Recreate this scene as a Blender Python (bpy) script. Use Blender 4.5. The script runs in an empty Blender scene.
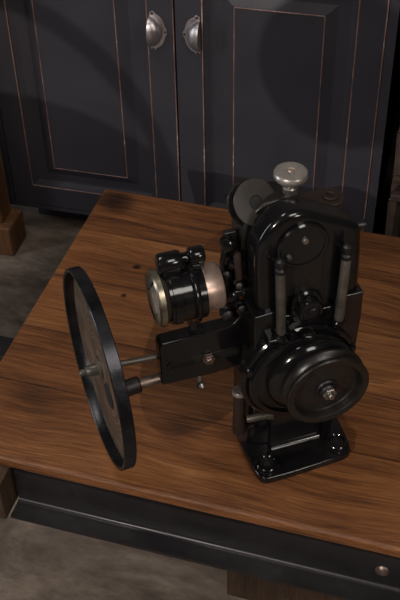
import bpy, bmesh, math, random
from mathutils import Vector, Matrix
random.seed(4)
PI = math.pi
sc = bpy.context.scene
COL = sc.collection

# ------------------------------------------------------------------ materials
def new_mat(name):
    m = bpy.data.materials.new(name); m.use_nodes = True
    nt = m.node_tree; b = nt.nodes['Principled BSDF']
    return m, nt, b

def nd(nt, t, **kw):
    n = nt.nodes.new(t)
    for k, v in kw.items():
        if k in n.inputs: n.inputs[k].default_value = v
        else: setattr(n, k, v)
    return n

def ramp(nt, stops):
    r = nt.nodes.new('ShaderNodeValToRGB')
    e = r.color_ramp.elements
    e[0].position, e[0].color = stops[0][0], (*stops[0][1], 1)
    e[1].position, e[1].color = stops[-1][0], (*stops[-1][1], 1)
    for p, c in stops[1:-1]:
        k = e.new(p); k.color = (*c, 1)
    return r

def painted(name, c0, c1, rough=(.25, .45), metal=0.0, scale=18, bump=.05, coat=0.0, spec=.5, dustc=None, dust=0.0):
    """worn paint / metal: colour and gloss vary with noise"""
    m, nt, b = new_mat(name)
    tc = nd(nt, 'ShaderNodeTexCoord')
    n1 = nd(nt, 'ShaderNodeTexNoise', Scale=scale, Detail=6.0, Roughness=.6)
    n2 = nd(nt, 'ShaderNodeTexNoise', Scale=scale * 7, Detail=4.0)
    nt.links.new(tc.outputs['Object'], n1.inputs['Vector'])
    nt.links.new(tc.outputs['Object'], n2.inputs['Vector'])
    r = ramp(nt, [(.35, c0), (.68, c1)])
    nt.links.new(n1.outputs['Fac'], r.inputs['Fac'])
    col = r.outputs['Color']
    if dustc:
        g = nd(nt, 'ShaderNodeMapRange', **{'From Min': .5, 'From Max': .75, 'To Min': 0.0, 'To Max': dust})
        nt.links.new(n2.outputs['Fac'], g.inputs['Value'])
        mx = nd(nt, 'ShaderNodeMix', data_type='RGBA')
        nt.links.new(g.outputs['Result'], mx.inputs[0])
        nt.links.new(col, mx.inputs[6]); mx.inputs[7].default_value = (*dustc, 1)
        col = mx.outputs[2]
    nt.links.new(col, b.inputs['Base Color'])
    mr = nd(nt, 'ShaderNodeMapRange', **{'From Min': .3, 'From Max': .7, 'To Min': rough[0], 'To Max': rough[1]})
    nt.links.new(n1.outputs['Fac'], mr.inputs['Value'])
    nt.links.new(mr.outputs['Result'], b.inputs['Roughness'])
    b.inputs['Metallic'].default_value = metal
    b.inputs['Specular IOR Level'].default_value = spec
    if coat:
        b.inputs['Coat Weight'].default_value = coat; b.inputs['Coat Roughness'].default_value = .12
    if bump:
        bp = nd(nt, 'ShaderNodeBump', Strength=bump, Distance=.002)
        nt.links.new(n2.outputs['Fac'], bp.inputs['Height'])
        nt.links.new(bp.outputs['Normal'], b.inputs['Normal'])
    return m

def wood(name, stops, scale=(2.2, 26, 26), plank=None, rough=(.3, .5), knots=(), bumps=.25, seamw=.004, seams=()):
    """wood grain running along object X; planks split along Y at the given seams"""
    m, nt, b = new_mat(name)
    tc = nd(nt, 'ShaderNodeTexCoord')
    src = tc.outputs['Object']
    sep = nd(nt, 'ShaderNodeSeparateXYZ'); nt.links.new(src, sep.inputs[0])
    # plank index -> offset of the grain
    off = None
    for s in seams:
        g = nd(nt, 'ShaderNodeMath', operation='GREATER_THAN'); g.inputs[1].default_value = s
        nt.links.new(sep.outputs['Y'], g.inputs[0])
        if off is None: off = g.outputs[0]
        else:
            a = nd(nt, 'ShaderNodeMath', operation='ADD')
            nt.links.new(off, a.inputs[0]); nt.links.new(g.outputs[0], a.inputs[1]); off = a.outputs[0]
    vec = src
    if off is not None:
        mu = nd(nt, 'ShaderNodeMath', operation='MULTIPLY'); mu.inputs[1].default_value = 3.71
        nt.links.new(off, mu.inputs[0])
        cb = nd(nt, 'ShaderNodeCombineXYZ')
        nt.links.new(mu.outputs[0], cb.inputs[0]); nt.links.new(mu.outputs[0], cb.inputs[2])
        ad = nd(nt, 'ShaderNodeVectorMath', operation='ADD')
        nt.links.new(src, ad.inputs[0]); nt.links.new(cb.outputs[0], ad.inputs[1]); vec = ad.outputs[0]
    # slow warp so that the grain wanders
    wn = nd(nt, 'ShaderNodeTexNoise', Scale=3.2, Detail=2.0)
    nt.links.new(vec, wn.inputs['Vector'])
    ws = nd(nt, 'ShaderNodeVectorMath', operation='MULTIPLY_ADD')
    ws.inputs[1].default_value = (.0, .05, .0)
    nt.links.new(wn.outputs['Color'], ws.inputs[0]); nt.links.new(vec, ws.inputs[2])
    mp = nd(nt, 'ShaderNodeMapping'); mp.inputs['Scale'].default_value = scale
    nt.links.new(ws.outputs[0], mp.inputs['Vector'])
    fine = nd(nt, 'ShaderNodeTexNoise', Scale=2.6, Detail=8.0, Roughness=.72, Distortion=.35)
    nt.links.new(mp.outputs[0], fine.inputs['Vector'])
    broad = nd(nt, 'ShaderNodeTexNoise', Scale=.55, Detail=3.0, Roughness=.55)
    nt.links.new(mp.outputs[0], broad.inputs['Vector'])
    patch = nd(nt, 'ShaderNodeTexNoise', Scale=5.0, Detail=5.0)
    nt.links.new(vec, patch.inputs['Vector'])
    def madd(a, k, c=None, base=0.0):
        q = nd(nt, 'ShaderNodeMath', operation='MULTIPLY_ADD'); q.inputs[1].default_value = k
        nt.links.new(a, q.inputs[0])
        if c is not None: nt.links.new(c, q.inputs[2])
        else: q.inputs[2].default_value = base
        return q.outputs[0]
    f = madd(fine.outputs['Fac'], .78, None, -.285)
    hair = nd(nt, 'ShaderNodeTexNoise', Scale=11.0, Detail=5.0, Roughness=.7)
    nt.links.new(mp.outputs[0], hair.inputs['Vector'])
    f = madd(hair.outputs['Fac'], .85, f); 
    f2 = nd(nt, 'ShaderNodeMath', operation='SUBTRACT'); f2.inputs[1].default_value = .42; nt.links.new(f, f2.inputs[0]); f = f2.outputs[0]
    f = madd(broad.outputs['Fac'], .42, f)
    f3 = nd(nt, 'ShaderNodeMath', operation='ADD'); f3.inputs[1].default_value = .065; nt.links.new(f, f3.inputs[0]); f = f3.outputs[0]
    f = madd(patch.outputs['Fac'], .35, f, 0)
    if off is not None:
        w = nd(nt, 'ShaderNodeTexWhiteNoise', noise_dimensions='1D'); nt.links.new(off, w.inputs['W'])
        f = madd(w.outputs['Value'], .12, f)
    for (kx, ky, kr, ks) in knots:
        d = nd(nt, 'ShaderNodeVectorMath', operation='DISTANCE'); d.inputs[1].default_value = (kx, ky * 1.0, 0)
        cb = nd(nt, 'ShaderNodeCombineXYZ')
        nt.links.new(sep.outputs['X'], cb.inputs[0]); nt.links.new(sep.outputs['Y'], cb.inputs[1])
        wv = nd(nt, 'ShaderNodeVectorMath', operation='MULTIPLY_ADD'); wv.inputs[1].default_value = (.03, .03, 0)
        nt.links.new(patch.outputs['Color'], wv.inputs[0]); nt.links.new(cb.outputs[0], wv.inputs[2])
        o2 = nd(nt, 'ShaderNodeVectorMath', operation='SUBTRACT'); o2.inputs[1].default_value = (.015, .015, 0)
        nt.links.new(wv.outputs[0], o2.inputs[0])
        nt.links.new(o2.outputs[0], d.inputs[0])
        g = nd(nt, 'ShaderNodeMapRange', interpolation_type='SMOOTHSTEP',
               **{'From Min': 0.0, 'From Max': kr, 'To Min': -ks, 'To Max': 0.0})
        nt.links.new(d.outputs['Value'], g.inputs['Value'])
        a = nd(nt, 'ShaderNodeMath', operation='ADD')
        nt.links.new(f, a.inputs[0]); nt.links.new(g.outputs[0], a.inputs[1]); f = a.outputs[0]
    for s in seams:
        d = nd(nt, 'ShaderNodeMath', operation='SUBTRACT'); d.inputs[1].default_value = s
        nt.links.new(sep.outputs['Y'], d.inputs[0])
        ab = nd(nt, 'ShaderNodeMath', operation='ABSOLUTE'); nt.links.new(d.outputs[0], ab.inputs[0])
        g = nd(nt, 'ShaderNodeMapRange', **{'From Min': seamw * .25, 'From Max': seamw, 'To Min': -.2, 'To Max': 0.0})
        nt.links.new(ab.outputs[0], g.inputs['Value'])
        a = nd(nt, 'ShaderNodeMath', operation='ADD')
        nt.links.new(f, a.inputs[0]); nt.links.new(g.outputs[0], a.inputs[1]); f = a.outputs[0]
    r = ramp(nt, stops); nt.links.new(f, r.inputs['Fac'])
    nt.links.new(r.outputs['Color'], b.inputs['Base Color'])
    mr = nd(nt, 'ShaderNodeMapRange', **{'From Min': .2, 'From Max': .8, 'To Min': rough[1], 'To Max': rough[0]})
    nt.links.new(f, mr.inputs['Value']); nt.links.new(mr.outputs['Result'], b.inputs['Roughness'])
    b.inputs['Specular IOR Level'].default_value = .35
    bp = nd(nt, 'ShaderNodeBump', Strength=bumps, Distance=.003)
    nt.links.new(f, bp.inputs['Height']); nt.links.new(bp.outputs['Normal'], b.inputs['Normal'])
    return m

ENAMEL = painted('black_enamel', (.004, .004, .0045), (.009, .0085, .009), (.07, .17), coat=0, bump=.03, spec=.5, dustc=(.03, .025, .02), dust=.06)
ENAMEL_DULL = painted('worn_black_enamel', (.006, .0055, .0052), (.014, .0115, .010), (.26, .42), bump=.1, dustc=(.04, .03, .022), dust=.2)
IRON = painted('dark_iron', (.03, .03, .033), (.075, .07, .07), (.3, .5), metal=.85, bump=.1)
STEEL = painted('dull_steel', (.30, .28, .26), (.46, .43, .40), (.26, .45), metal=.9, scale=30, bump=.06, dustc=(.14, .09, .06), dust=.35)
NICKEL = painted('satin_nickel', (.46, .43, .40), (.62, .58, .54), (.30, .42), metal=.8, scale=40, bump=.03, dustc=(.3, .22, .16), dust=.4)
OLIVE_ROD = painted('oily_steel', (.085, .078, .066), (.15, .138, .118), (.35, .5), metal=.55, scale=60, bump=.05)
COPPER = painted('coppery_steel', (.52, .38, .31), (.74, .58, .50), (.30, .45), metal=.8, scale=30, bump=.05)
BRASSY = painted('aged_nickel_brass', (.26, .225, .165), (.42, .37, .285), (.22, .38), metal=.9, scale=30, bump=.04)
BOLT_BROWN = painted('brown_steel', (.14, .10, .085), (.30, .23, .20), (.3, .5), metal=.8, scale=60)
SPOOL_GREY = painted('worn_grey_brown', (.020, .017, .015), (.038, .032, .028), (.36, .5), metal=.3, bump=.08)
BROWN_METAL = painted('brown_patina', (.020, .012, .009), (.038, .022, .016), (.4, .6), metal=.2, bump=.15)
RIM_IRON = painted('blackened_rim', (.019, .0195, .023), (.040, .040, .046), (.20, .36), metal=.75, scale=24, bump=.06)
DISC_FACE = painted('dusty_brown_disc', (.075, .052, .036), (.15, .108, .078), (.34, .55), metal=.45, scale=22, bump=.3, dustc=(.34, .27, .2), dust=.5)
CUP_PAINT = painted('navy_black_paint', (.031, .0295, .038), (.039, .037, .046), (.42, .55), scale=6, bump=.05, spec=.35)
CARVED = painted('dark_carved_wood', (.05, .036, .03), (.10, .07, .055), (.4, .6), scale=12, bump=.2, spec=.35)
STEEL_BLACK = painted('black_steel_channel', (.013, .0115, .0135), (.022, .020, .022), (.28, .45), metal=.3, scale=10, bump=.08, dustc=(.07, .065, .065), dust=.1)
PULL = painted('pewter_pull', (.40, .37, .38), (.58, .54, .55), (.28, .45), metal=.9, scale=60, bump=.1)
HOLE = painted('dark_recess', (.004, .004, .004), (.007, .006, .006), (.6, .8), bump=0)

def disc_mat(centre):
    """dull brown metal with concentric turning marks"""
    m, nt, b = new_mat('turned_brown_metal')
    tc = nd(nt, 'ShaderNodeTexCoord')
    d = nd(nt, 'ShaderNodeVectorMath', operation='DISTANCE'); d.inputs[1].default_value = centre
    nt.links.new(tc.outputs['Object'], d.inputs[0])
    n1 = nd(nt, 'ShaderNodeTexNoise', noise_dimensions='1D', Scale=330.0, Detail=5.0, Roughness=.75)
    nt.links.new(d.outputs['Value'], n1.inputs['W'])
    n2 = nd(nt, 'ShaderNodeTexNoise', Scale=38.0, Detail=6.0, Roughness=.7)
    nt.links.new(tc.outputs['Object'], n2.inputs['Vector'])
    a = nd(nt, 'ShaderNodeMath', operation='MULTIPLY_ADD'); a.inputs[1].default_value = .55
    nt.links.new(n2.outputs['Fac'], a.inputs[0]); nt.links.new(n1.outputs['Fac'], a.inputs[2])
    r = ramp(nt, [(.60, (.055, .037, .025)), (.84, (.115, .080, .055)), (.95, (.175, .125, .088)), (1.0, (.34, .26, .19))])
    mu = nd(nt, 'ShaderNodeMath', operation='MULTIPLY'); mu.inputs[1].default_value = 1.08
    nt.links.new(a.outputs[0], mu.inputs[0]); nt.links.new(mu.outputs[0], r.inputs['Fac'])
    nt.links.new(r.outputs['Color'], b.inputs['Base Color'])
    b.inputs['Metallic'].default_value = .4; b.inputs['Roughness'].default_value = .42
    bp = nd(nt, 'ShaderNodeBump', Strength=.5, Distance=.001)
    nt.links.new(a.outputs[0], bp.inputs['Height']); nt.links.new(bp.outputs['Normal'], b.inputs['Normal'])
    return m

def worn_mat():
    m, nt, b = new_mat('worn_paint_edge')
    tc = nd(nt, 'ShaderNodeTexCoord')
    n1 = nd(nt, 'ShaderNodeTexNoise', Scale=9.0, Detail=7.0, Roughness=.75)
    nt.links.new(tc.outputs['Object'], n1.inputs['Vector'])
    r = ramp(nt, [(.34, (.060, .046, .050)), (.47, (.19, .105, .088)), (.57, (.28, .17, .145)), (.65, (.62, .52, .50))])
    nt.links.new(n1.outputs['Fac'], r.inputs['Fac']); nt.links.new(r.outputs['Color'], b.inputs['Base Color'])
    b.inputs['Roughness'].default_value = .6
    return m
WORN = worn_mat()

def glass_mat():
    m, nt, b = new_mat('lens_glass')
    b.inputs['Base Color'].default_value = (.8, .85, .85, 1); b.inputs['Roughness'].default_value = .03
    b.inputs['Transmission Weight'].default_value = 1.0; b.inputs['IOR'].default_value = 1.5
    return m
GLASS = glass_mat()

def floor_mat():
    m, nt, b = new_mat('worn_floor')
    tc = nd(nt, 'ShaderNodeTexCoord')
    mp = nd(nt, 'ShaderNodeMapping'); mp.inputs['Scale'].default_value = (1.0, 2.2, 1)
    mp.inputs['Rotation'].default_value = (0, 0, math.radians(12))
    nt.links.new(tc.outputs['Object'], mp.inputs['Vector'])
    n1 = nd(nt, 'ShaderNodeTexNoise', Scale=3.0, Detail=9.0, Roughness=.68, Distortion=.5)
    n2 = nd(nt, 'ShaderNodeTexNoise', Scale=16.0, Detail=6.0, Roughness=.7)
    nt.links.new(mp.outputs[0], n1.inputs['Vector']); nt.links.new(mp.outputs[0], n2.inputs['Vector'])
    a = nd(nt, 'ShaderNodeMath', operation='MULTIPLY_ADD'); a.inputs[1].default_value = .45
    nt.links.new(n2.outputs['Fac'], a.inputs[0]); nt.links.new(n1.outputs['Fac'], a.inputs[2])
    r = ramp(nt, [(.50, (.040, .029, .022)), (.66, (.110, .084, .064)), (.78, (.185, .145, .112)), (.9, (.29, .235, .19))])
    nt.links.new(a.outputs[0], r.inputs['Fac']); nt.links.new(r.outputs['Color'], b.inputs['Base Color'])
    b.inputs['Roughness'].default_value = .62
    bp = nd(nt, 'ShaderNodeBump', Strength=.25, Distance=.004)
    nt.links.new(a.outputs[0], bp.inputs['Height']); nt.links.new(bp.outputs['Normal'], b.inputs['Normal'])
    return m
FLOOR = floor_mat()
WALL = painted('dark_plaster', (.10, .095, .09), (.14, .13, .125), (.7, .85), scale=4, bump=.2)
SEAMS = (.957, 1.075, 1.205, 1.335)
TABLE_WOOD = wood('oiled_table_wood',
    [(.18, (.018, .007, .004)), (.36, (.055, .021, .009)), (.54, (.132, .050, .018)), (.70, (.22, .088, .031)), (.92, (.33, .15, .058))],
    seams=SEAMS, rough=(.32, .5), scale=(1.7, 44, 44), seamw=.0022, bumps=.35,
    knots=[(-.605, 1.425, .05, .34), (-.51, 1.262, .009, .6), (-.505, 1.183, .007, .6), (-.56, .93, .05, .12), (.02, .98, .04, .25), (-.33, .93, .05, .2)])
LEG_WOOD = wood('old_oak', [(.2, (.016, .009, .006)), (.5, (.045, .026, .016)), (.9, (.09, .055, .034))], scale=(22, 22, 2.2), rough=(.45, .65))
POST_WOOD = wood('orange_pine', [(.2, (.035, .014, .007)), (.5, (.125, .056, .023)), (.9, (.21, .105, .047))], scale=(22, 22, 2.2), rough=(.45, .65))

# ------------------------------------------------------------------ mesh helpers
def add_lathe(bm, prof, o, ax, n=48, closed=True):
    """revolve (radius, height) profile about axis ax through o"""
    ax = Vector(ax).normalized(); o = Vector(o)
    t = Vector((0, 0, 1)) if abs(ax.z) < .9 else Vector((1, 0, 0))
    u = ax.cross(t).normalized(); v = ax.cross(u).normalized()
    rings = []
    for r, h in prof:
        if r < 1e-6:
            rings.append([bm.verts.new(o + ax * h)])
        else:
            rings.append([bm.verts.new(o + ax * h + (u * math.cos(2 * PI * i / n) + v * math.sin(2 * PI * i / n)) * r) for i in range(n)])
    for a, b in zip(rings[:-1], rings[1:]):
        for i in range(n):
            j = (i + 1) % n
            if len(a) == 1 and len(b) == 1: break
            if len(a) == 1: bm.faces.new((a[0], b[i], b[j]))
            elif len(b) == 1: bm.faces.new((a[i], a[j], b[0]))
            else: bm.faces.new((a[i], a[j], b[j], b[i]))
    if closed:
        for R in (rings[0], rings[-1]):
            if len(R) > 1: bm.faces.new(R)

def add_loop_lathe(bm, prof, o, ax, n=64):
    """revolve a closed profile (a ring)"""
    ax = Vector(ax).normalized(); o = Vector(o)
    t = Vector((0, 0, 1)) if abs(ax.z) < .9 else Vector((1, 0, 0))
    u = ax.cross(t).normalized(); v = ax.cross(u).normalized()
    R = [[bm.verts.new(o + ax * h + (u * math.cos(2 * PI * i / n) + v * math.sin(2 * PI * i / n)) * r) for i in range(n)] for r, h in prof]
    m = len(R)
    for k in range(m):
        a, b = R[k], R[(k + 1) % m]
        for i in range(n):
            j = (i + 1) % n
            bm.faces.new((a[i], a[j], b[j], b[i]))

def add_cyl(bm, p0, p1, r, n=24, ch=None):
    p0, p1 = Vector(p0), Vector(p1); h = (p1 - p0).length
    c = min(r * .25, h * .25) if ch is None else ch
    if c > 0: prof = [(r - c, 0), (r - c * .3, c * .3), (r, c), (r, h - c), (r - c * .3, h - c * .3), (r - c, h)]
    else: prof = [(r, 0), (r, h)]
    add_lathe(bm, prof, p0, p1 - p0, n)

def add_hex(bm, p0, ax, r, h):
    add_lathe(bm, [(r, 0), (r, h * .8), (r * .88, h)], p0, ax, 6)

def add_prism(bm, poly, o, u, v, w, depth):
    o, u, v, w = Vector(o), Vector(u), Vector(v), Vector(w)
    a = [bm.verts.new(o + u * p[0] + v * p[1]) for p in poly]
    b = [bm.verts.new(o + u * p[0] + v * p[1] + w * depth) for p in poly]
    n = len(poly)
    fs = [bm.faces.new(a), bm.faces.new(b)]
    for i in range(n):
        j = (i + 1) % n
        bm.faces.new((a[i], a[j], b[j], b[i]))
    return fs

def add_box(bm, x0, x1, y0, y1, z0, z1):
    add_prism(bm, [(x0, y0), (x1, y0), (x1, y1), (x0, y1)], (0, 0, z0), (1, 0, 0), (0, 1, 0), (0, 0, 1), z1 - z0)

def add_tube(bm, pts, r, n=12):
    pts = [Vector(p) for p in pts]; prev = None; rings = []
    for i, p in enumerate(pts):
        t = (pts[min(i + 1, len(pts) - 1)] - pts[max(i - 1, 0)]).normalized()
        if prev is None:
            q = Vector((0, 0, 1)) if abs(t.z) < .9 else Vector((1, 0, 0))
            u = t.cross(q).normalized()
        else:
            u = (prev - t * prev.dot(t)).normalized()
        prev = u; v = t.cross(u)
        rr = r[i] if isinstance(r, (list, tuple)) else r
        rings.append([bm.verts.new(p + (u * math.cos(2 * PI * k / n) + v * math.sin(2 * PI * k / n)) * rr) for k in range(n)])
    for a, b in zip(rings[:-1], rings[1:]):
        for k in range(n):
            l = (k + 1) % n
            bm.faces.new((a[k], a[l], b[l], b[k]))
    bm.faces.new(rings[0]); bm.faces.new(rings[-1])

def smooth_poly(pts, it=2, sharp=()):
    """Chaikin on a closed polygon; points whose index is in sharp stay"""
    P = [(Vector((p[0], p[1])), i in sharp) for i, p in enumerate(pts)]
    for _ in range(it):
        Q = []
        n = len(P)
        for i in range(n):
            (a, sa), (b, sb), (c, s2) = P[i - 1], P[i], P[(i + 1) % n]
            if sb: Q.append((b, True))
            else:
                Q.append((b.lerp(a, .25), False)); Q.append((b.lerp(c, .25), False))
        P = Q
    return [(p.x, p.y) for p, _ in P]

def rrect(x0, x1, y0, y1, r, n=6):
    out = []
    for cx, cy, a0 in ((x1 - r, y0 + r, -90), (x1 - r, y1 - r, 0), (x0 + r, y1 - r, 90), (x0 + r, y0 + r, 180)):
        for i in range(n + 1):
            a = math.radians(a0 + 90 * i / n)
            out.append((cx + r * math.cos(a), cy + r * math.sin(a)))
    return out

def obj(name, bm, m, parent=None, scale=1.0, bevel=0.0, seg=3, angle=38, label=None):
    bmesh.ops.remove_doubles(bm, verts=bm.verts, dist=1e-6)
    bmesh.ops.recalc_face_normals(bm, faces=bm.faces)
    if scale != 1.0: bmesh.ops.scale(bm, vec=(scale,) * 3, verts=bm.verts)
    lim = math.radians(angle)
    for f in bm.faces: f.smooth = True
    for e in bm.edges:
        if len(e.link_faces) == 2 and e.calc_face_angle(0) > lim: e.smooth = False
    me = bpy.data.meshes.new(name); bm.to_mesh(me); bm.free()
    me.materials.append(m)
    o = bpy.data.objects.new(name, me); COL.objects.link(o)
    if parent: o.parent = parent
    if bevel:
        md = o.modifiers.new('bevel', 'BEVEL'); md.width = bevel * scale; md.segments = seg
        md.limit_method = 'ANGLE'; md.angle_limit = math.radians(40); md.harden_normals = True
    if label: o['label'] = label
    return o

def thing(name, label, cat, loc=(0, 0, 0), rz=0, group=None):
    o = bpy.data.objects.new(name, None); COL.objects.link(o)
    o.location = loc; o.rotation_euler = (0, 0, rz); o.empty_display_size = .05
    o['label'] = label; o['category'] = cat
    if group: o['group'] = group
    return o

def NB(): return bmesh.new()

# ------------------------------------------------------------------ setting
bm = NB(); add_box(bm, -3.2, 3.2, -4.2, 2.62, -.06, 0)
o = obj('floor', bm, FLOOR); o['kind'] = 'structure'
bm = NB(); add_box(bm, -3.2, 3.2, 2.5, 2.62, 0, 2.9)
o = obj('wall_back', bm, WALL); o['kind'] = 'structure'

bm = NB(); add_box(bm, -3.2, 3.2, -4.2, 2.62, 2.9, 3.0)
o = obj('ceiling', bm, WALL); o['kind'] = 'structure'

# ------------------------------------------------------------------ coffee table
T = .45; TH = .021
tab = thing('coffee_table', 'low brown plank coffee table with black steel channel sides, under the projector', 'table', (0, 0, 0))
X0, X1, Y0, Y1 = -.640, .62, .812, 1.463
bm = NB(); add_box(bm, X0, X1, Y0, Y1, T - TH, T)
obj('tabletop', bm, TABLE_WOOD, tab, bevel=.006, seg=4)

def channel(bm, p, d, L, out, h=.068, wd=.040, t=.006):
    """steel channel: web plus top and bottom flange with rounded inner corners, run from p along d; out = direction flanges point"""
    prof = [(0, 0), (wd, 0), (wd, t)]
    r = .007
    for i in range(6):
        a = -PI / 2 - (PI / 2) * i / 5
        prof.append((t + r + r * math.cos(a), t + r + r * math.sin(a)))
    prof += [(t, h), (0, h)]
    add_prism(bm, prof, p, out, (0, 0, 1), d, L)

zc = T - TH - .068
bm = NB(); channel(bm, (-.538, .8145, zc), (1, 0, 0), 1.1, (0, -1, 0), wd=.038)
ch = obj('channel_rail', bm, STEEL_BLACK, tab, label='black steel channel rail along the front edge')
bm = NB(); channel(bm, (-.538, 1.40, zc), (1, 0, 0), 1.1, (0, 1, 0))
obj('channel_rail', bm, STEEL_BLACK, tab)
# bolts and empty hole in the front web
def web_bolt(x, z, hole=False):
    bm = NB()
    if hole: add_lathe(bm, [(0.0065, 0), (.0065, .0008), (0, .0008)], (x, .809, z), (0, -1, 0), 20)
    else: add_lathe(bm, [(.010, 0), (.010, .0015), (.008, .004), (.004, .006), (0, .0065)], (x, .8083, z), (0, -1, 0), 24)
    return bm
obj('bolt_hole', web_bolt(-.452, .408, True), HOLE, ch)
obj('bolt', web_bolt(-.006, .402), BOLT_BROWN, ch)
# end blocks and trestle legs
for sx in (0, 1):
    bm = NB()
    xa, xb = ((-.625, -.547), (.566, .615))[sx]
    add_box(bm, xa, xb, .777, .855, T - TH - .0775, T - TH)
    obj('corner_block', bm, LEG_WOOD, tab, bevel=.002, seg=2)
    bm = NB(); add_box(bm, xa, xb, 1.375, 1.44, T - TH - .0775, T - TH)
    obj('corner_block', bm, LEG_WOOD, tab, bevel=.002, seg=2)
for sx in (-.262, .26):
    for yy in (.955, 1.27):
        bm = NB(); add_box(bm, sx, sx + .30, yy, yy + .05, 0, T - TH)
        obj('leg', bm, LEG_WOOD, tab, bevel=.003, seg=2)
    bm = NB(); add_box(bm, sx + .12, sx + .18, 1.005, 1.27, .08, .14)
    obj('stretcher', bm, LEG_WOOD, tab, bevel=.003, seg=2)
bm = NB(); add_box(bm, -.672, -.6402, 1.005, 1.05, T - TH - .006, T - .008)
obj('side_bracket', bm, STEEL_BLACK, tab, bevel=.002, seg=2)

# ------------------------------------------------------------------ cupboard
cup = thing('cupboard', 'black painted cupboard with two panelled doors and worn edges, behind the table', 'cupboard', (-1.011, 1.8105, 0), math.radians(2.34))
bm = NB()
add_box(bm, -.037, .845, .021, .42, .08, .80)
add_box(bm, -.037, -.0205, 0, .021, .08, .80); add_box(bm, .826, .845, 0, .021, .08, .80)
add_box(bm, -.0205, .826, 0, .021, .08, .0905); add_box(bm, -.0205, .826, 0, .021, .7725, .80)
obj('carcass', bm, CUP_PAINT, cup)
bm = NB(); add_box(bm, .0, .82, .075, .40, 0, .08)
obj('plinth', bm, CUP_PAINT, cup)
bm = NB(); add_box(bm, -.06, .868, -.025, .44, .80, .825)
obj('cupboard_top', bm, CUP_PAINT, cup, bevel=.006)

def door(s0, s1, o0, o1, i0, i1, handle_s, face):
    zb, zt = .0925, .770; oz0, oz1 = .148, .712; iz0, iz1 = .204, .655
    bm = NB()
    add_box(bm, s0, o0, 0, .0205, zb, zt); add_box(bm, o1, s1, 0, .0205, zb, zt)
    add_box(bm, o0, o1, 0, .0205, zb, oz0); add_box(bm, o0, o1, 0, .0205, oz1, zt)
    d = obj('door', bm, CUP_PAINT, cup)
    bm = NB(); rings = []
    for t, y in ((0, .001), (.02, .004), (.10, .0065), (.22, .0115), (.3, .0125), (.62, .0125), (.70, .0105), (.93, .0045), (1, .0035)):
        a0, a1 = o0 + (i0 - o0) * t, o1 + (i1 - o1) * t
        b0, b1 = oz0 + (iz0 - oz0) * t, oz1 + (iz1 - oz1) * t
        rings.append([bm.verts.new((a0, y, b0)), bm.verts.new((a1, y, b0)), bm.verts.new((a1, y, b1)), bm.verts.new((a0, y, b1))])
    for a, b in zip(rings[:-1], rings[1:]):
        for k in range(4): bm.faces.new((a[k], a[(k + 1) % 4], b[(k + 1) % 4], b[k]))
    bm.faces.new(rings[-1])
    back = [bm.verts.new((x, .0203, z)) for x, z in ((o0, oz0), (o1, oz0), (o1, oz1), (o0, oz1))]
    bm.faces.new(back)
    for k in range(4): bm.faces.new((rings[0][k], rings[0][(k + 1) % 4], back[(k + 1) % 4], back[k]))
    obj('panel', bm, CUP_PAINT, d, angle=12)
    def bead(a0, a1, b0, b1, y, r):
        bm = NB()
        for p, q in (((a0, b0), (a1, b0)), ((a1, b0), (a1, b1)), ((a1, b1), (a0, b1)), ((a0, b1), (a0, b0))):
            add_cyl(bm, (p[0], y, p[1]), (q[0], y, q[1]), r, 10, 0)
        obj('bead', bm, WORN, d)
    bead(o0, o1, oz0, oz1, .0004, .0014)
    bead(i0, i1, iz0, iz1, .0034, .0012)
    bm = NB(); xe = s1 - .001 if face < 0 else s1 - .001
    add_cyl(bm, (xe, .0004, zb), (xe, .0004, zt), .0013, 10, 0)
    obj('worn_edge', bm, WORN, d)
    # cup pull turned on its side: flange plus half dome opening towards the panel
    bm = NB(); k = face; hz = .5885
    N = 18; M = 9
    grid = []
    A, B, D = .0255, .0320, .023
    for i in range(N + 1):
        th = -PI / 2 + PI * i / N
        row = []
        for j in range(M + 1):
            ph = (PI / 2) * j / M
            row.append(bm.verts.new((handle_s + k * A * math.cos(th) * math.cos(ph), -.003 - D * math.cos(th) * math.sin(ph) ** .8, hz + B * math.sin(th))))
        grid.append(row)
    for i in range(N):
        for j in range(M):
            try: bm.faces.new((grid[i][j], grid[i + 1][j], grid[i + 1][j + 1], grid[i][j + 1]))
            except ValueError: pass
    bmesh.ops.remove_doubles(bm, verts=bm.verts, dist=1e-5)
    bmesh.ops.recalc_face_normals(bm, faces=bm.faces)
    bmesh.ops.solidify(bm, geom=bm.faces[:], thickness=-.0016)
    h = obj('cup_handle', bm, PULL, d, angle=60)
    bm = NB(); pts = []
    for i in range(97):
        th = -PI / 2 + PI * i / 96
        w = .0075
        for t0 in (-PI / 2 + .16, 0, PI / 2 - .16): w += .0045 * math.exp(-((th - t0) / .13) ** 2)
        cx, sx_ = math.cos(th), math.sin(th)
        pts.append((handle_s + k * (A + w) * abs(cx) ** .8, hz + (B + w) * math.copysign(abs(sx_) ** .8, sx_)))
    add_prism(bm, pts, (0, 0, 0), (1, 0, 0), (0, 0, 1), (0, -1, 0), .0028)
    obj('backplate', bm, PULL, h, bevel=.0008, seg=2)
    for th in (-PI / 2 + .13, 0, PI / 2 - .13):
        bm = NB(); add_lathe(bm, [(.0028, 0), (.0028, .0008), (.0015, .0018), (0, .002)], (handle_s + k * (A + .008) * math.cos(th) ** .8, -.0028, hz + (B + .0075) * math.sin(th)), (0, -1, 0), 14)
        obj('handle_screw', bm, IRON, h)
    return d
door(-.019, .3982, .032, .342, .093, .272, .3475, 1)
door(.4018, .8245, .458, .769, .5235, .7045, .4545, -1)

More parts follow.
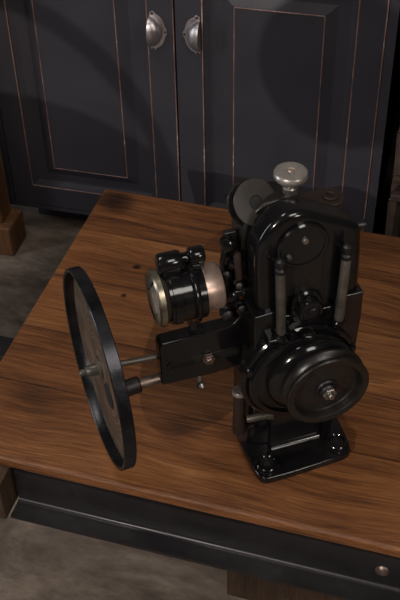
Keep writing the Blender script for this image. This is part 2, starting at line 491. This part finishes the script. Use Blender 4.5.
# dark carved cabinet to the right of the cupboard
car = thing('carved_cabinet', 'dark brown carved cabinet with square sunken panels, right of the black cupboard', 'cabinet', (-1.011, 1.8105, 0), math.radians(2.34))
bm = NB(); add_box(bm, .872, 1.5, .03, .42, 0, .9)
obj('carcass', bm, CARVED, car)
for z0, z1 in ((.08, .25), (.285, .425), (.455, .60), (.63, .80)):
    bm = NB()
    for (i, o_) in ((0, 1),):
        for s in (.874, 1.06):
            add_loop = [((s, z0), (s + .17, z1), .016)]
            for (a, b, w) in add_loop:
                add_box(bm, a[0], b[0], .008, .03, a[1], a[1] + w); add_box(bm, a[0], b[0], .008, .03, b[1] - w, b[1])
                add_box(bm, a[0], a[0] + w, .008, .03, a[1] + w, b[1] - w); add_box(bm, b[0] - w, b[0], .008, .03, a[1] + w, b[1] - w)
                add_box(bm, a[0] + .034, b[0] - .034, .014, .03, a[1] + .034, b[1] - .034)
    obj('sunken_panel', bm, CARVED, car, bevel=.004, seg=2)

# wooden stand at the far left
st = thing('wooden_stand', 'brown wooden post on a wider block foot, standing left of the black cupboard', 'stand', (-1.055, 1.752, 0), math.radians(2.34))
bm = NB(); add_box(bm, -.062, .050, -.045, .040, 0, .085)
obj('foot_block', bm, POST_WOOD, st, bevel=.006)
bm = NB(); add_prism(bm, [(-.042, -.028), (.026, -.028), (.026, .028), (-.042, .028)], (0, 0, .085), (1, 0, 0), (0, 1, 0), (-.0, 0, 1), .75)
obj('post', bm, POST_WOOD, st, bevel=.006)

# ------------------------------------------------------------------ film projector (cm, local x right, y back, z up)
S = .01
pj = thing('film_projector', 'black enamel vintage film projector head with big flywheel, lens and pulley, on the table', 'projector', (-.1848554, .875255, T), math.radians(34.0))
def P(name, bm, m, parent=pj, **kw): return obj(name, bm, m, parent, scale=S, **kw)
FR = (0, -1, 0)

# base foot
bm = NB()
foot = [(.4, -.95), (11.5, -.35), (12.8, .1), (13.3, 1.3), (13.6, 6.5), (13.2, 12.4), (-.6, 12.4), (-1.3, 8.6), (-1.3, 4), (-1.05, .7), (-.6, -.6)]
add_prism(bm, smooth_poly(foot, 2), (0, 0, 0), (1, 0, 0), (0, 1, 0), (0, 0, 1), 1.25)
base = P('base', bm, ENAMEL, bevel=.28, seg=4)
# column with concave foot
bm = NB()
prof = [(3.0, 1.2)]
for i in range(25):
    q = PI / 2 * i / 24
    prof.append((3.1 + 1.0 * math.sin(q), 1.25 + 1.0 * (1 - math.cos(q))))
prof += [(4.3, 4), (4.7, 14), (12, 14), (12, 1.2)]
add_prism(bm, prof, (2.3, 0, 0), (0, 1, 0), (0, 0, 1), (1, 0, 0), 7.3)
column = P('column', bm, ENAMEL, bevel=.35, seg=3)
bm = NB()
add_prism(bm, smooth_poly([(.6, 4.8), (11.9, 4.9), (12.6, 6.5), (12.5, 12), (-.9, 12), (-1.0, 8.2)], 1), (0, 0, 1.2), (1, 0, 0), (0, 1, 0), (0, 0, 1), 18)
P('pedestal', bm, ENAMEL, bevel=.3)
for (x, y) in ((.8, 1.45), (11.5, 2.05)):
    bm = NB(); add_lathe(bm, [(1.75, 0), (1.75, .1), (1.55, .2), (1.55, .6), (1.45, .72), (1.15, .72), (1.05, .6), (1.05, .25), (0, .25)], (x, y, 1.2), (0, 0, 1), 40)
    boss = P('bolt_boss', bm, ENAMEL, base)
    bm = NB(); add_loop_lathe(bm, [(.55, 0), (1.0, 0), (1.0, .2), (.55, .2)], (0, 0, 0), (0, 0, 1), 32)
    bmesh.ops.translate(bm, vec=(x, y, 1.4), verts=bm.verts)
    P('washer', bm, ENAMEL_DULL, base)
    bm = NB(); add_lathe(bm, [(.5, 0), (.5, .06), (0, .06)], (x, y, 1.4), (0, 0, 1), 24)
    P('bolt_hole', bm, HOLE, base)

# main housing
out = [(.9, 7.5), (.5, 14), (.3, 20), (0, 26), (-.45, 32), (-.7, 36), (-.3, 38.6), (.8, 40.8), (2.6, 42.3), (4.8, 42.6), (6.8, 41.8), (8.8, 40.7), (11.4, 39.4), (12.7, 38.5), (13.1, 36.5), (13.3, 33), (13.4, 26), (13.1, 18), (11.8, 7.5)]
bm = NB(); add_prism(bm, smooth_poly(out, 2, sharp=(0, 18)), (0, 4, 0), (1, 0, 0), (0, 0, 1), (0, 1, 0), 3.7)
housing = P('housing', bm, ENAMEL, bevel=.95, seg=5)
def scale_poly(p, k, cx=5.6, cz=26): return [(cx + (x - cx) * k, cz + (z - cz) * k) for x, z in p]
flange = [(.9, 7.5), (.6, 14), (.5, 20), (.2, 26), (-.25, 32), (-.4, 36), (0, 38.3), (1.1, 40.3), (2.9, 41.6), (4.8, 41.9), (6.8, 41.2), (8.8, 40.1), (11.4, 38.9), (12.7, 38.0), (13.0, 36.5), (13.2, 33), (13.3, 26), (13.0, 18), (11.8, 7.5)]
bm = NB(); add_prism(bm, smooth_poly(flange, 2, sharp=(0, 18)), (0, 7.5, 0), (1, 0, 0), (0, 0, 1), (0, 1, 0), .7)
P('housing_flange', bm, ENAMEL, bevel=.15, seg=3)
rear = [(.9, 9), (.2, 20), (-.2, 26), (-.7, 32), (-.9, 36.2), (-.4, 38.6), (.8, 40.4), (2.4, 41.3), (4.6, 41.4), (6.4, 40.4), (7.4, 38.7), (11.2, 38.2), (12.2, 37.4), (12.7, 33), (12.7, 26), (12.4, 18), (11.6, 9)]
bm = NB(); add_prism(bm, smooth_poly(rear, 2, sharp=(0, 16)), (0, 8.5, 0), (1, 0, 0), (0, 0, 1), (0, 1, 0), 4.2)
P('rear_housing', bm, ENAMEL_DULL, bevel=.4)
# side ledges on the front plate
low = [(.2, 10), (-.2, 16), (-.7, 22), (-.85, 28.0), (1.9, 28.3), (2.3, 27.2), (10.2, 27.0), (10.6, 28.3), (13.75, 28.3), (13.8, 24), (13.5, 18), (12.4, 10)]
bm = NB(); add_prism(bm, low, (0, 3.45, 0), (1, 0, 0), (0, 0, 1), (0, 1, 0), 4.6)
P('lower_housing', bm, ENAMEL, bevel=.22, seg=3)
# round cover
bm = NB(); add_lathe(bm, [(3.25, 0), (3.25, .35), (3.05, .55), (2.75, .55), (2.68, .4), (0, .4)], (5.15, 4.05, 37.7), FR, 64)
cover = P('round_cover', bm, ENAMEL)
bm = NB(); add_prism(bm, [(2.0, 30), (8.0, 30), (8.0, 38), (2.0, 38)], (0, 4.05, 0), (1, 0, 0), (0, 0, 1), FR, .22)
P('cover_plate', bm, ENAMEL_DULL, cover, bevel=.08)
for x, z, r in ((5.3, 38.6, .46), (3.3, 36.6, .38)):
    bm = NB(); add_lathe(bm, [(r, 0), (r, .25), (r * .7, .45), (0, .5)], (x, 3.62, z), FR, 20)
    add_box(bm, x - r * .8, x + r * .8, 3.0, 3.1, z - .05, z + .05)
    bm2 = NB(); add_lathe(bm2, [(r, 0), (r, .25), (r * .75, .42), (0, .46)], (x, 3.66, z), FR, 20); bm.free()
    P('cover_screw', bm2, STEEL if r > .4 else OLIVE_ROD, cover, label='bright screw' if r > .4 else None)
# framing knob with lobes
bm = NB()
add_lathe(bm, [(2.15, 0), (2.15, .5), (1.95, .75), (1.5, .8)], (5.95, 3.9, 28.4), FR, 48)
add_lathe(bm, [(1.5, 0), (1.65, .3), (1.65, 1.2), (1.5, 1.45), (1.2, 1.5), (1.1, 1.3), (0, 1.3)], (5.95, 3.2, 28.4), FR, 48)
for a in (125, 205, 330):
    c = (5.95 + 1.75 * math.cos(math.radians(a)), 3.75, 28.4 + 1.75 * math.sin(math.radians(a)))
    add_lathe(bm, [(.55, 0), (.55, .8), (.4, 1.0), (0, 1.0)], c, FR, 20)
knob = P('framing_knob', bm, ENAMEL)
bm = NB(); add_hex(bm, (6.1, 1.9, 28.55), FR, .6, .35); add_lathe(bm, [(.85, 0), (.85, .15), (0, .15)], (6.1, 2.0, 28.55), FR, 28)
P('knob_nut', bm, IRON, knob)
# guide rods hanging on the plate
def rod(x0, z0, x1, z1, y):
    bm = NB(); add_cyl(bm, (x0, y, z0), (x1, y, z1), .62, 24)
    r = P('guide_rod', bm, OLIVE_ROD)
    bm = NB()
    add_lathe(bm, [(.5, -.1), (.72, .0), (.72, .5), (.45, .7), (.45, 1.1), (.62, 1.2), (.62, 1.8), (.3, 2.0), (0, 2.0)], (x0, y, z0), (0, 0, 1), 24)
    add_cyl(bm, (x0, y, z0 + .4), (x0, 4.1, z0 + .4), .4, 16)
    P('rod_cap', bm, IRON, r)
    bm = NB(); add_lathe(bm, [(.5, 0), (.8, .1), (.8, .7), (.45, .9), (.45, 1.2)], (x1, y, z1 - 1.0), (0, 0, 1), 24)
    add_cyl(bm, (x1, y, z1 - .6), (x1, 4.1, z1 - .6), .4, 16)
    P('rod_socket', bm, ENAMEL, r)
rod(2.0, 35.3, 2.45, 25.2, 2.7)
rod(10.45, 35.3, 10.25, 25.2, 2.7)

# gear case, bell and drive pulley
bm = NB()
add_lathe(bm, [(8.0, 0), (8.0, 1.5), (7.8, 1.75), (7.45, 1.8), (7.4, 1.5), (7.15, 1.45), (7.1, 2.3), (6.9, 2.6), (6.3, 2.7), (6.2, 2.3), (0, 2.3)], (5.3, 4.4, 17.1), FR, 80)
case = P('gear_case', bm, ENAMEL)
for a in (100, 20, 160):
    bm = NB()
    c = (5.3 + 7.55 * math.cos(math.radians(a)), 3.0, 17.1 + 7.55 * math.sin(math.radians(a)))
    add_lathe(bm, [(.6, 0), (.6, .7), (.4, 1.0), (0, 1.05)], c, FR, 16)
    P('case_bolt', bm, ENAMEL, case)
bm = NB(); add_box(bm, 4.9, 6.6, 1.6, 3.4, 24.0, 25.0); add_cyl(bm, (5.0, 1.5, 24.6), (6.5, 1.5, 24.6), .4, 14)
P('case_latch', bm, ENAMEL, case, bevel=.12)
bm = NB(); add_box(bm, .6, 3.3, 2.2, 4.1, 23.4, 24.6)
P('case_lug', bm, ENAMEL, case, bevel=.3)
bm = NB()
add_lathe(bm, [(6.1, 0), (6.1, .7), (5.9, 1.3), (5.4, 1.9), (4.7, 2.3), (3.6, 2.5), (2.1, 2.7), (1.4, 3.0)], (6.5, 2.6, 17.3), FR, 72)
P('bell_cover', bm, ENAMEL)
pc = (7.45, 0.25, 17.45)
bm = NB()
add_loop_lathe(bm, [(4.4, .2), (5.2, .05), (5.45, .0), (5.65, .15), (5.65, .5), (5.25, .75), (5.0, 1.15), (5.25, 1.55), (5.65, 1.8), (5.65, 2.15), (5.5, 2.3), (5.0, 2.34), (4.7, 2.25), (4.55, 1.95), (4.45, 1.2)], pc, FR, 96)
pulley = P('drive_pulley', bm, ENAMEL_DULL)
bm = NB(); add_lathe(bm, [(4.6, .6), (4.55, 1.3), (4.3, 1.3), (4.2, 1.1), (4.0, 1.05), (2.2, 1.35), (1.3, 1.5), (0, 1.5)], pc, FR, 72)
P('pulley_web', bm, ENAMEL_DULL, pulley)
bm = NB(); add_lathe(bm, [(1.5, 1.3), (1.5, 1.7), (1.35, 1.85), (1.15, 1.85), (1.15, 2.2), (.95, 2.4), (.6, 2.4)], pc, FR, 40)
P('pulley_hub', bm, IRON, pulley)
bm = NB(); c = Vector(pc) + Vector(FR) * 2.4; add_hex(bm, c - Vector(FR) * .1, FR, .95, .5); add_lathe(bm, [(.5, .3), (.5, .7), (.36, .9), (0, .9)], c, FR, 20)
P('pulley_nut', bm, STEEL, pulley, label='bright steel nut')
bm = NB(); add_cyl(bm, (pc[0], 3.5, pc[2]), (pc[0], -1.2, pc[2]), .7, 20); P('pulley_axle', bm, IRON, pulley)

# oil post and short lever at the lower left
bm = NB()
add_lathe(bm, [(.95, 0), (.95, 2.5), (.9, 3.0), (.85, 3.4), (.85, 7.6), (.8, 7.8)], (-1.7, 6.2, 4.2), (0, 0, 1), 32)
add_lathe(bm, [(.7, 0), (.95, 2.6), (.9, 3.4)], (-.7, 7.2, 1.1), (0, 0, 1), 32)
post = P('oil_post', bm, BROWN_METAL)
bm = NB(); add_lathe(bm, [(.85, 0), (1.02, .1), (1.02, .5), (.9, .68), (.3, .74), (0, .66)], (-1.7, 6.2, 11.9), (0, 0, 1), 32)
P('post_cap', bm, NICKEL, post, label='bright nickel cap')
bm = NB(); add_cyl(bm, (-1.2, 4.6, 8.2), (1.7, 4.1, 8.6), .55, 18); add_lathe(bm, [(.75, 0), (.75, .8), (.5, 1.0)], (1.6, 4.15, 8.6), (1, -.2, .14), 18)
P('lever', bm, OLIVE_ROD, post)
bm = NB(); add_lathe(bm, [(.5, 0), (.5, .4), (.3, .55), (0, .55)], (-.35, 5.15, 6.0), FR, 18)
P('post_screw', bm, IRON, post)

# lens arm
arm_poly = [(-11.9, 15.0), (-12.0, 21.8), (-11.7, 22.6), (-2.8, 22.9), (-1.8, 23.3), (-.9, 24.7), (.3, 25.4), (.6, 16.0), (-1.2, 15.3), (-5, 14.9)]
bm = NB(); add_prism(bm, arm_poly, (0, 8, 0), (1, 0, 0), (0, 0, 1), (0, 1, 0), 2.2)
arm = P('lens_arm', bm, ENAMEL, bevel=.28, seg=3)
def stadium(x0, z0, x1, z1, r, n=10):
    d = Vector((x1 - x0, z1 - z0)); a0 = math.atan2(d.y, d.x); o_ = []
    for i in range(n + 1):
        a = a0 - PI / 2 + PI * i / n; o_.append((x1 + r * math.cos(a), z1 + r * math.sin(a)))
    for i in range(n + 1):
        a = a0 + PI / 2 + PI * i / n; o_.append((x0 + r * math.cos(a), z0 + r * math.sin(a)))
    return o_
bm = NB(); inn = stadium(-10.4, 18.3, -1.8, 18.3, .42); ou = stadium(-10.4, 18.3, -1.8, 18.3, .72)
V = [[bm.verts.new((x, y, z)) for x, z in p] for p, y in ((ou, 8.0), (ou, 7.85), (inn, 7.85), (inn, 8.0))]
for a, b in zip(V[:-1], V[1:]):
    for i in range(len(ou)):
        j = (i + 1) % len(ou); bm.faces.new((a[i], a[j], b[j], b[i]))
slot = P('slot_rim', bm, ENAMEL_DULL, arm)
bm = NB(); add_prism(bm, inn, (0, 8.0, 0), (1, 0, 0), (0, 0, 1), FR, .03); P('slot', bm, HOLE, arm)
bm = NB(); add_hex(bm, (-5.5, 7.85, 18.4), FR, .85, .6); add_lathe(bm, [(.55, .5), (.55, .75), (.4, .9), (0, .95)], (-5.5, 7.85, 18.4), FR, 20)
P('slot_bolt', bm, BOLT_BROWN, arm, label='brownish hex bolt in the slot')
bm = NB(); add_cyl(bm, (-6.7, 8.4, 15.4), (-6.7, 8.0, 13.6), .35, 14); add_lathe(bm, [(.5, 0), (.65, .2), (.65, .6), (.4, .8), (0, .85)], (-6.7, 8.0, 13.9), (.1, -.5, -.8), 20)
P('thumb_screw', bm, STEEL, arm, label='small steel thumb screw')

# lens
ly, lz = 9.0, 29.75
AX = (1, 0, 0)
bm = NB(); add_loop_lathe(bm, [(3.0, -1.0), (3.45, -1.2), (3.68, -.95), (3.7, -.5), (3.7, -.3), (3.55, -.2), (3.1, .45), (2.95, .2)], (-11.0, ly, lz), AX, 72)
lens = None
bm2 = NB(); add_loop_lathe(bm2, [(3.05, 0), (3.55, 0), (3.55, 4.4), (3.05, 4.4)], (-10.6, ly, lz), AX, 72)
lens = P('lens_barrel', bm2, ENAMEL)
P('lens_ring', bm, BRASSY, lens, label='pale metal front ring')
bm = NB(); add_loop_lathe(bm, [(2.92, 0), (3.06, 0), (3.06, 4.0), (2.92, 4.0)], (-11.7, ly, lz), AX, 64); P('lens_sleeve', bm, NICKEL, lens)
bm = NB(); add_lathe(bm, [(0, -.45), (1.2, -.36), (2.2, -.12), (2.93, .25), (2.93, .6), (0, .6)], (-9.4, ly, lz), AX, 48); P('lens_glass', bm, GLASS, lens)
bm = NB(); add_lathe(bm, [(3.04, 0), (3.04, .3), (0, .3)], (-7.6, ly, lz), AX, 48); P('lens_diaphragm', bm, HOLE, lens)
bm = NB(); add_loop_lathe(bm, [(3.4, 0), (3.78, 0), (3.78, 1.0), (3.4, 1.0)], (-10.2, ly, lz), AX, 64); add_loop_lathe(bm, [(3.3, 0), (3.7, .1), (3.6, 1.0), (3.2, 1.1)], (-7.0, ly, lz), AX, 64)
P('lens_collar', bm, ENAMEL, lens)
bm = NB(); add_lathe(bm, [(2.9, 0), (2.98, .1), (2.98, 2.4), (2.85, 2.6), (2.4, 2.6), (2.3, 2.2), (0, 2.2)], (-6.2, ly, lz), AX, 64)
P('lens_tail', bm, COPPER, lens, label='coppery bare metal rear tube')
bm = NB(); add_cyl(bm, (-12.6, ly + 1.0, lz + .9), (-11.5, ly + 1.6, lz + 1.4), .22, 12); P('lens_pin', bm, IRON, lens)
# lens clamp
bm = NB()
add_loop_lathe(bm, [(3.55, 0), (4.05, .06), (4.2, .25), (4.2, .6), (4.05, .8), (3.55, .85)], (-7.75, ly, lz), AX, 72)
add_prism(bm, [(-.9, -6.1), (.9, -6.1), (.75, -3.7), (-.75, -3.7)], (-7.75, ly, lz), (0, 1, 0), (0, 0, 1), AX, .85)
clamp = P('lens_clamp', bm, ENAMEL, bevel=.06, seg=2)
bm = NB()
add_cyl(bm, (-11.3, ly + .5, lz + 4.9), (-8.3, ly + .5, lz + 4.9), 1.3, 28)
add_box(bm, -10.9, -8.7, ly - .7, ly + 1.9, lz + 2.9, lz + 4.7)
P('clamp_lug', bm, ENAMEL, clamp)
bm = NB()
add_cyl(bm, (-7.3, ly + .7, lz + 4.9), (-5.3, ly + .7, lz + 4.9), 1.15, 28)
add_box(bm, -7.1, -5.5, ly - .1, ly + 1.8, lz + 2.9, lz + 4.7)
P('clamp_lug', bm, ENAMEL, clamp)
bm = NB(); add_cyl(bm, (-8.7, ly + .9, lz + 4.7), (-6.9, ly + .9, lz + 4.7), .7, 20); P('clamp_bolt', bm, ENAMEL, clamp)

# flywheel on its shaft: turned a little on the axle
wang = math.radians(3.2)
wax = Vector((math.cos(wang), math.sin(wang), 0))
wc = Vector((-19.8, 9.2, 19.8))           # middle of the rim
R = 13.35
bm = NB()
add_loop_lathe(bm, [(R - .4, -.9), (R - .1, -.9), (R, -.8), (R, .6), (R - .1, .7), (R - .7, .7), (R - .7, .6), (R - .55, .4), (R - .5, -.8)], wc, wax, 128)
fw = P('flywheel', bm, RIM_IRON)
bm = NB(); add_lathe(bm, [(2.2, .10), (12.58, .25), (12.58, .75), (0, .75)][::-1] + [(0, .10)], wc, wax, 128)
bm.free(); bm = NB()
add_lathe(bm, [(0, .15), (2.0, .15), (2.4, .3), (6, .34), (6.2, .28), (6.6, .28), (6.8, .36), (11.6, .42), (12.7, .4), (12.7, .68), (0, .68)], wc, wax, 128)
P('flywheel_disc', bm, disc_mat(wc * S), fw, label='dusty brown metal disc inside the black rim')
bm = NB()
add_lathe(bm, [(1.5, .2), (1.5, -.05), (.8, -.3), (.75, -1.5), (.6, -1.7), (.45, -1.7), (.45, -2.4), (.35, -2.6), (0, -2.6)], wc, wax, 36)
P('flywheel_hub', bm, OLIVE_ROD, fw)
bm = NB()
for k in range(1):
    a = math.radians(222)
    c = wc + Vector((-math.sin(wang), math.cos(wang), 0)) * (3.6 * math.cos(a)) + Vector((0, 0, 3.6 * math.sin(a)))
    add_lathe(bm, [(1.9, .22), (1.9, .4), (0, .4)], c, wax, 32)
P('disc_hole', bm, HOLE, fw)
bm = NB(); add_cyl(bm, wc, (-11.4, 9.2, 19.4), .42, 20); P('flywheel_axle', bm, OLIVE_ROD, fw)
bm = NB()
add_cyl(bm, (-19.0, 9.0, 14.88), (-11.4, 9.0, 15.6), .72, 24)
sh = P('drive_shaft', bm, BOLT_BROWN)
bm = NB(); d = Vector((7.2, 0, .7)).normalized(); add_lathe(bm, [(.9, 0), (1.15, .15), (1.15, 2.3), (.95, 2.5)], Vector((-17.1, 9.0, 15.07)), d, 28)
P('shaft_collar', bm, IRON, sh)

# spool and top fittings
n = Vector((.16, -.80, .56)).normalized()
sp = Vector((1.15, 9.5, 41.0))
bm = NB()
add_lathe(bm, [(.7, -.25), (1.9, -.22), (2.7, -.12), (2.85, 0), (2.8, .12), (1.9, .2), (.85, .22), (.75, .05), (0, .05)], sp, n, 56)
spool = P('film_spool', bm, SPOOL_GREY)
bm = NB(); add_lathe(bm, [(1.5, -1.7), (1.5, 0)], sp, n, 40); P('spool_core', bm, BROWN_METAL, spool)
bm = NB(); add_lathe(bm, [(1.0, -1.9), (2.8, -1.8), (2.95, -1.65), (2.85, -1.5), (1.4, -1.4)], sp, n, 56); P('spool_flange', bm, ENAMEL_DULL, spool)
bm = NB(); add_lathe(bm, [(.72, 0), (.72, .1), (0, .1)], sp + n * .0, n, 28); P('spool_hole', bm, HOLE, spool)
bm = NB(); add_tube(bm, [sp - n * 1.2, (.8, 11.4, 38.8), (1.0, 11.2, 36.5)], .9, 16); P('spool_bracket', bm, ENAMEL_DULL, spool)
kx, ky = 5.75, 10.0
bm = NB(); add_lathe(bm, [(1.2, 0), (1.9, .06), (2.08, .3), (2.08, .75), (1.95, .98), (1.55, 1.1), (.55, 1.12), (.5, .98), (0, .98)], (kx, ky, 43.1), (0, 0, 1), 56)
tk = P('top_knob', bm, NICKEL, label='round satin nickel knob on top')
bm = NB(); add_cyl(bm, (kx, ky, 40.8), (kx, ky, 43.2), .65, 20); add_lathe(bm, [(1.0, 0), (1.0, .9), (.8, 1.1)], (kx, ky, 41.0), (0, 0, 1), 24)
P('knob_stem', bm, STEEL, tk)
bm = NB(); add_lathe(bm, [(.4, 0), (.4, .14), (.25, .22), (0, .24)], (kx, ky, 44.06), (0, 0, 1), 18); P('knob_screw', bm, COPPER, tk)
# brown cover plate at the rear right with its ring boss
bm = NB(); add_prism(bm, rrect(6.9, 13.1, 8.75, 12.4, 1.5, 6), (0, 0, 38.0), (1, 0, 0), (0, 1, 0), (0, 0, 1), .7)
tp = P('top_plate', bm, BROWN_METAL, bevel=.2, label='brown patinated cover plate')
bm = NB(); add_loop_lathe(bm, [(.55, 0), (1.0, 0), (1.0, .25), (.85, .35), (.6, .35), (.55, .25)], (11.4, 10.5, 38.65), (0, 0, 1), 32); P('ring_boss', bm, BROWN_METAL, tp)
bm = NB(); add_cyl(bm, (12.4, 5.0, 37.9), (13.7, 4.9, 38.0), .5, 20); P('hinge_pin', bm, IRON)

# film gate and rollers on the left side
bm = NB(); add_prism(bm, smooth_poly([(8.8, 24), (11.6, 24), (12, 31), (11.4, 36.5), (9.6, 37), (8.7, 31)], 1), (-2.5, 0, 0), (0, 1, 0), (0, 0, 1), (1, 0, 0), 1.6)
gate = P('film_gate', bm, ENAMEL_DULL, bevel=.2)
for (x, y, z, r, h) in ((-2.6, 9.6, 36.3, .85, 1.5), (-1.9, 9.4, 33.6, .8, 1.4), (-2.9, 9.8, 31.6, .7, 1.4), (-1.5, 8.6, 30.4, .55, 1.0), (-2.3, 9.2, 28.4, .8, 1.6), (-1.3, 8.2, 26.8, .6, 1.1), (-2.9, 9.2, 25.4, .75, 1.3)):
    bm = NB(); add_lathe(bm, [(r * .5, -h * .5 - .3), (r, -h * .5), (r, -h * .3), (r * .65, -h * .2), (r * .65, h * .2), (r, h * .3), (r, h * .5), (r * .5, h * .5 + .3), (0, h * .5 + .35)], (x, y - 1, z), FR, 28)
    P('film_roller', bm, IRON if r < .78 else ENAMEL, gate)
bm = NB(); add_cyl(bm, (-1.75, 7.4, 35.0), (-1.55, 7.2, 31.6), .5, 18); add_lathe(bm, [(.55, 0), (.4, .5), (0, .6)], (-1.75, 7.4, 35.0), (0, 0, 1), 18)
P('gate_pin', bm, BROWN_METAL, gate, label='brownish pin')
bm = NB(); add_box(bm, -2.2, .3, 7.2, 8.4, 28.6, 29.5); add_box(bm, -1.8, .2, 6.6, 8.2, 25.8, 27.2)
P('gate_bracket', bm, ENAMEL, gate, bevel=.2)
bm = NB(); add_tube(bm, [(-2.8, 8.6, 36), (-3.3, 8.7, 33.5), (-3.1, 8.5, 30), (-3.4, 8.8, 27.5), (-3.2, 8.9, 24.5)], .35, 12)
P('gate_spring', bm, IRON, gate)

# ------------------------------------------------------------------ light
def area(name, loc, tgt, size, power, col, sy=None, spread=None):
    l = bpy.data.lights.new(name, 'AREA'); l.energy = power; l.color = col
    l.shape = 'RECTANGLE'; l.size = size; l.size_y = sy or size
    o = bpy.data.objects.new(name, l); COL.objects.link(o); o.location = loc
    o.rotation_euler = (Vector(tgt) - Vector(loc)).to_track_quat('-Z', 'Y').to_euler()
    return o
area('window_light', (-2.7, .3, 1.35), (-.2, 1.1, .7), .4, 15, (.88, .93, 1.0), 1.7)
area('ceiling_light', (-.85, .9, 2.7), (-.2, 1.1, .4), .8, 7, (1.0, .92, .84), .25)
area('highlight_area', (1.0, -.1, 2.62), (-.1, 1.0, .6), .7, 14, (1.0, .93, .86), .8)  # no known fixture, added to bring out edge highlights on the projector
area('side_light', (2.5, -.9, 2.0), (0, 1.0, .5), .35, 14, (1.0, .88, .78), .6)
k = bpy.data.lights.new('front_lamp', 'POINT'); k.energy = 240; k.color = (1.0, .91, .84); k.shadow_soft_size = .007
ko = bpy.data.objects.new('front_lamp', k); COL.objects.link(ko); ko.location = (-1.15, -2.6, 2.62)

# two made-up things hung unseen behind the camera to shadow the cupboard doors
bk = thing('arc_shadow_caster', 'round dark bowl with a hoop handle, added out of view to cast an arc shadow', 'shadow caster', (-1.094, -.836, 1.652), math.radians(-13))  # invented shape, added only for the arc shadow on the left door
bm = NB(); rr = .157; pr = []
for i in range(13):
    a = -PI / 2 + (PI / 2) * i / 12
    pr.append((max(0, rr * math.cos(a)), rr * math.sin(a)))
pr += [(.149, .0), (.10, -.105), (0, -.145)]
add_lathe(bm, pr, (0, 0, 0), (0, 0, 1), 40, False); obj('bowl', bm, LEG_WOOD, bk)
bm = NB(); add_tube(bm, [(.149 * math.cos(a), 0, .172 * math.sin(a)) for a in [math.radians(1 + 178 * i / 24) for i in range(25)]], .0095, 10); obj('handle', bm, LEG_WOOD, bk)
bm = NB(); add_cyl(bm, (0, 0, .172), (0, 0, 1.25), .0012, 8, 0); obj('cord', bm, LEG_WOOD, bk)
gl = thing('disc_shadow_caster', 'dark ball on a cord, added out of view to cast a disc shadow', 'lamp', (-.798, -.824, 1.79))  # stand-in for an unknown object, added for the round shadow on the right door
bm = NB(); add_lathe(bm, [(0, -.066)] + [(.066 * math.cos(math.radians(a)), .066 * math.sin(math.radians(a))) for a in range(-80, 71, 10)] + [(.015, .068), (0, .068)], (0, 0, 0), (0, 0, 1), 40); obj('globe', bm, IRON, gl)
bm = NB(); add_cyl(bm, (0, 0, .066), (0, 0, 1.11), .0015, 8, 0); obj('cord', bm, IRON, gl)

w = bpy.data.worlds.new('World'); sc.world = w; w.use_nodes = True
bg = w.node_tree.nodes['Background']; bg.inputs[0].default_value = (.9, .92, 1.0, 1); bg.inputs[1].default_value = .014

# ------------------------------------------------------------------ camera
cd = bpy.data.cameras.new('camera'); cam = bpy.data.objects.new('camera', cd); COL.objects.link(cam)
r0 = (.9589217, .2831529, -.0171353); r1 = (.1783444, -.6487492, -.7398093); r2 = (-.2205957, .7063632, -.6725984)
cam.matrix_world = Matrix(((r0[0], -r1[0], -r2[0], 0), (r0[1], -r1[1], -r2[1], 0), (r0[2], -r1[2], -r2[2], 1.6), (0, 0, 0, 1)))
cd.sensor_fit = 'VERTICAL'; cd.sensor_height = 36; cd.lens = 1031.444 / 600 * 36
cd.clip_start = .05
sc.camera = cam
sc.view_settings.view_transform = 'Standard'; sc.view_settings.look = 'None'
sc.view_settings.gamma = 1; sc.view_settings.use_curve_mapping = False
sc.view_settings.exposure = 0.18
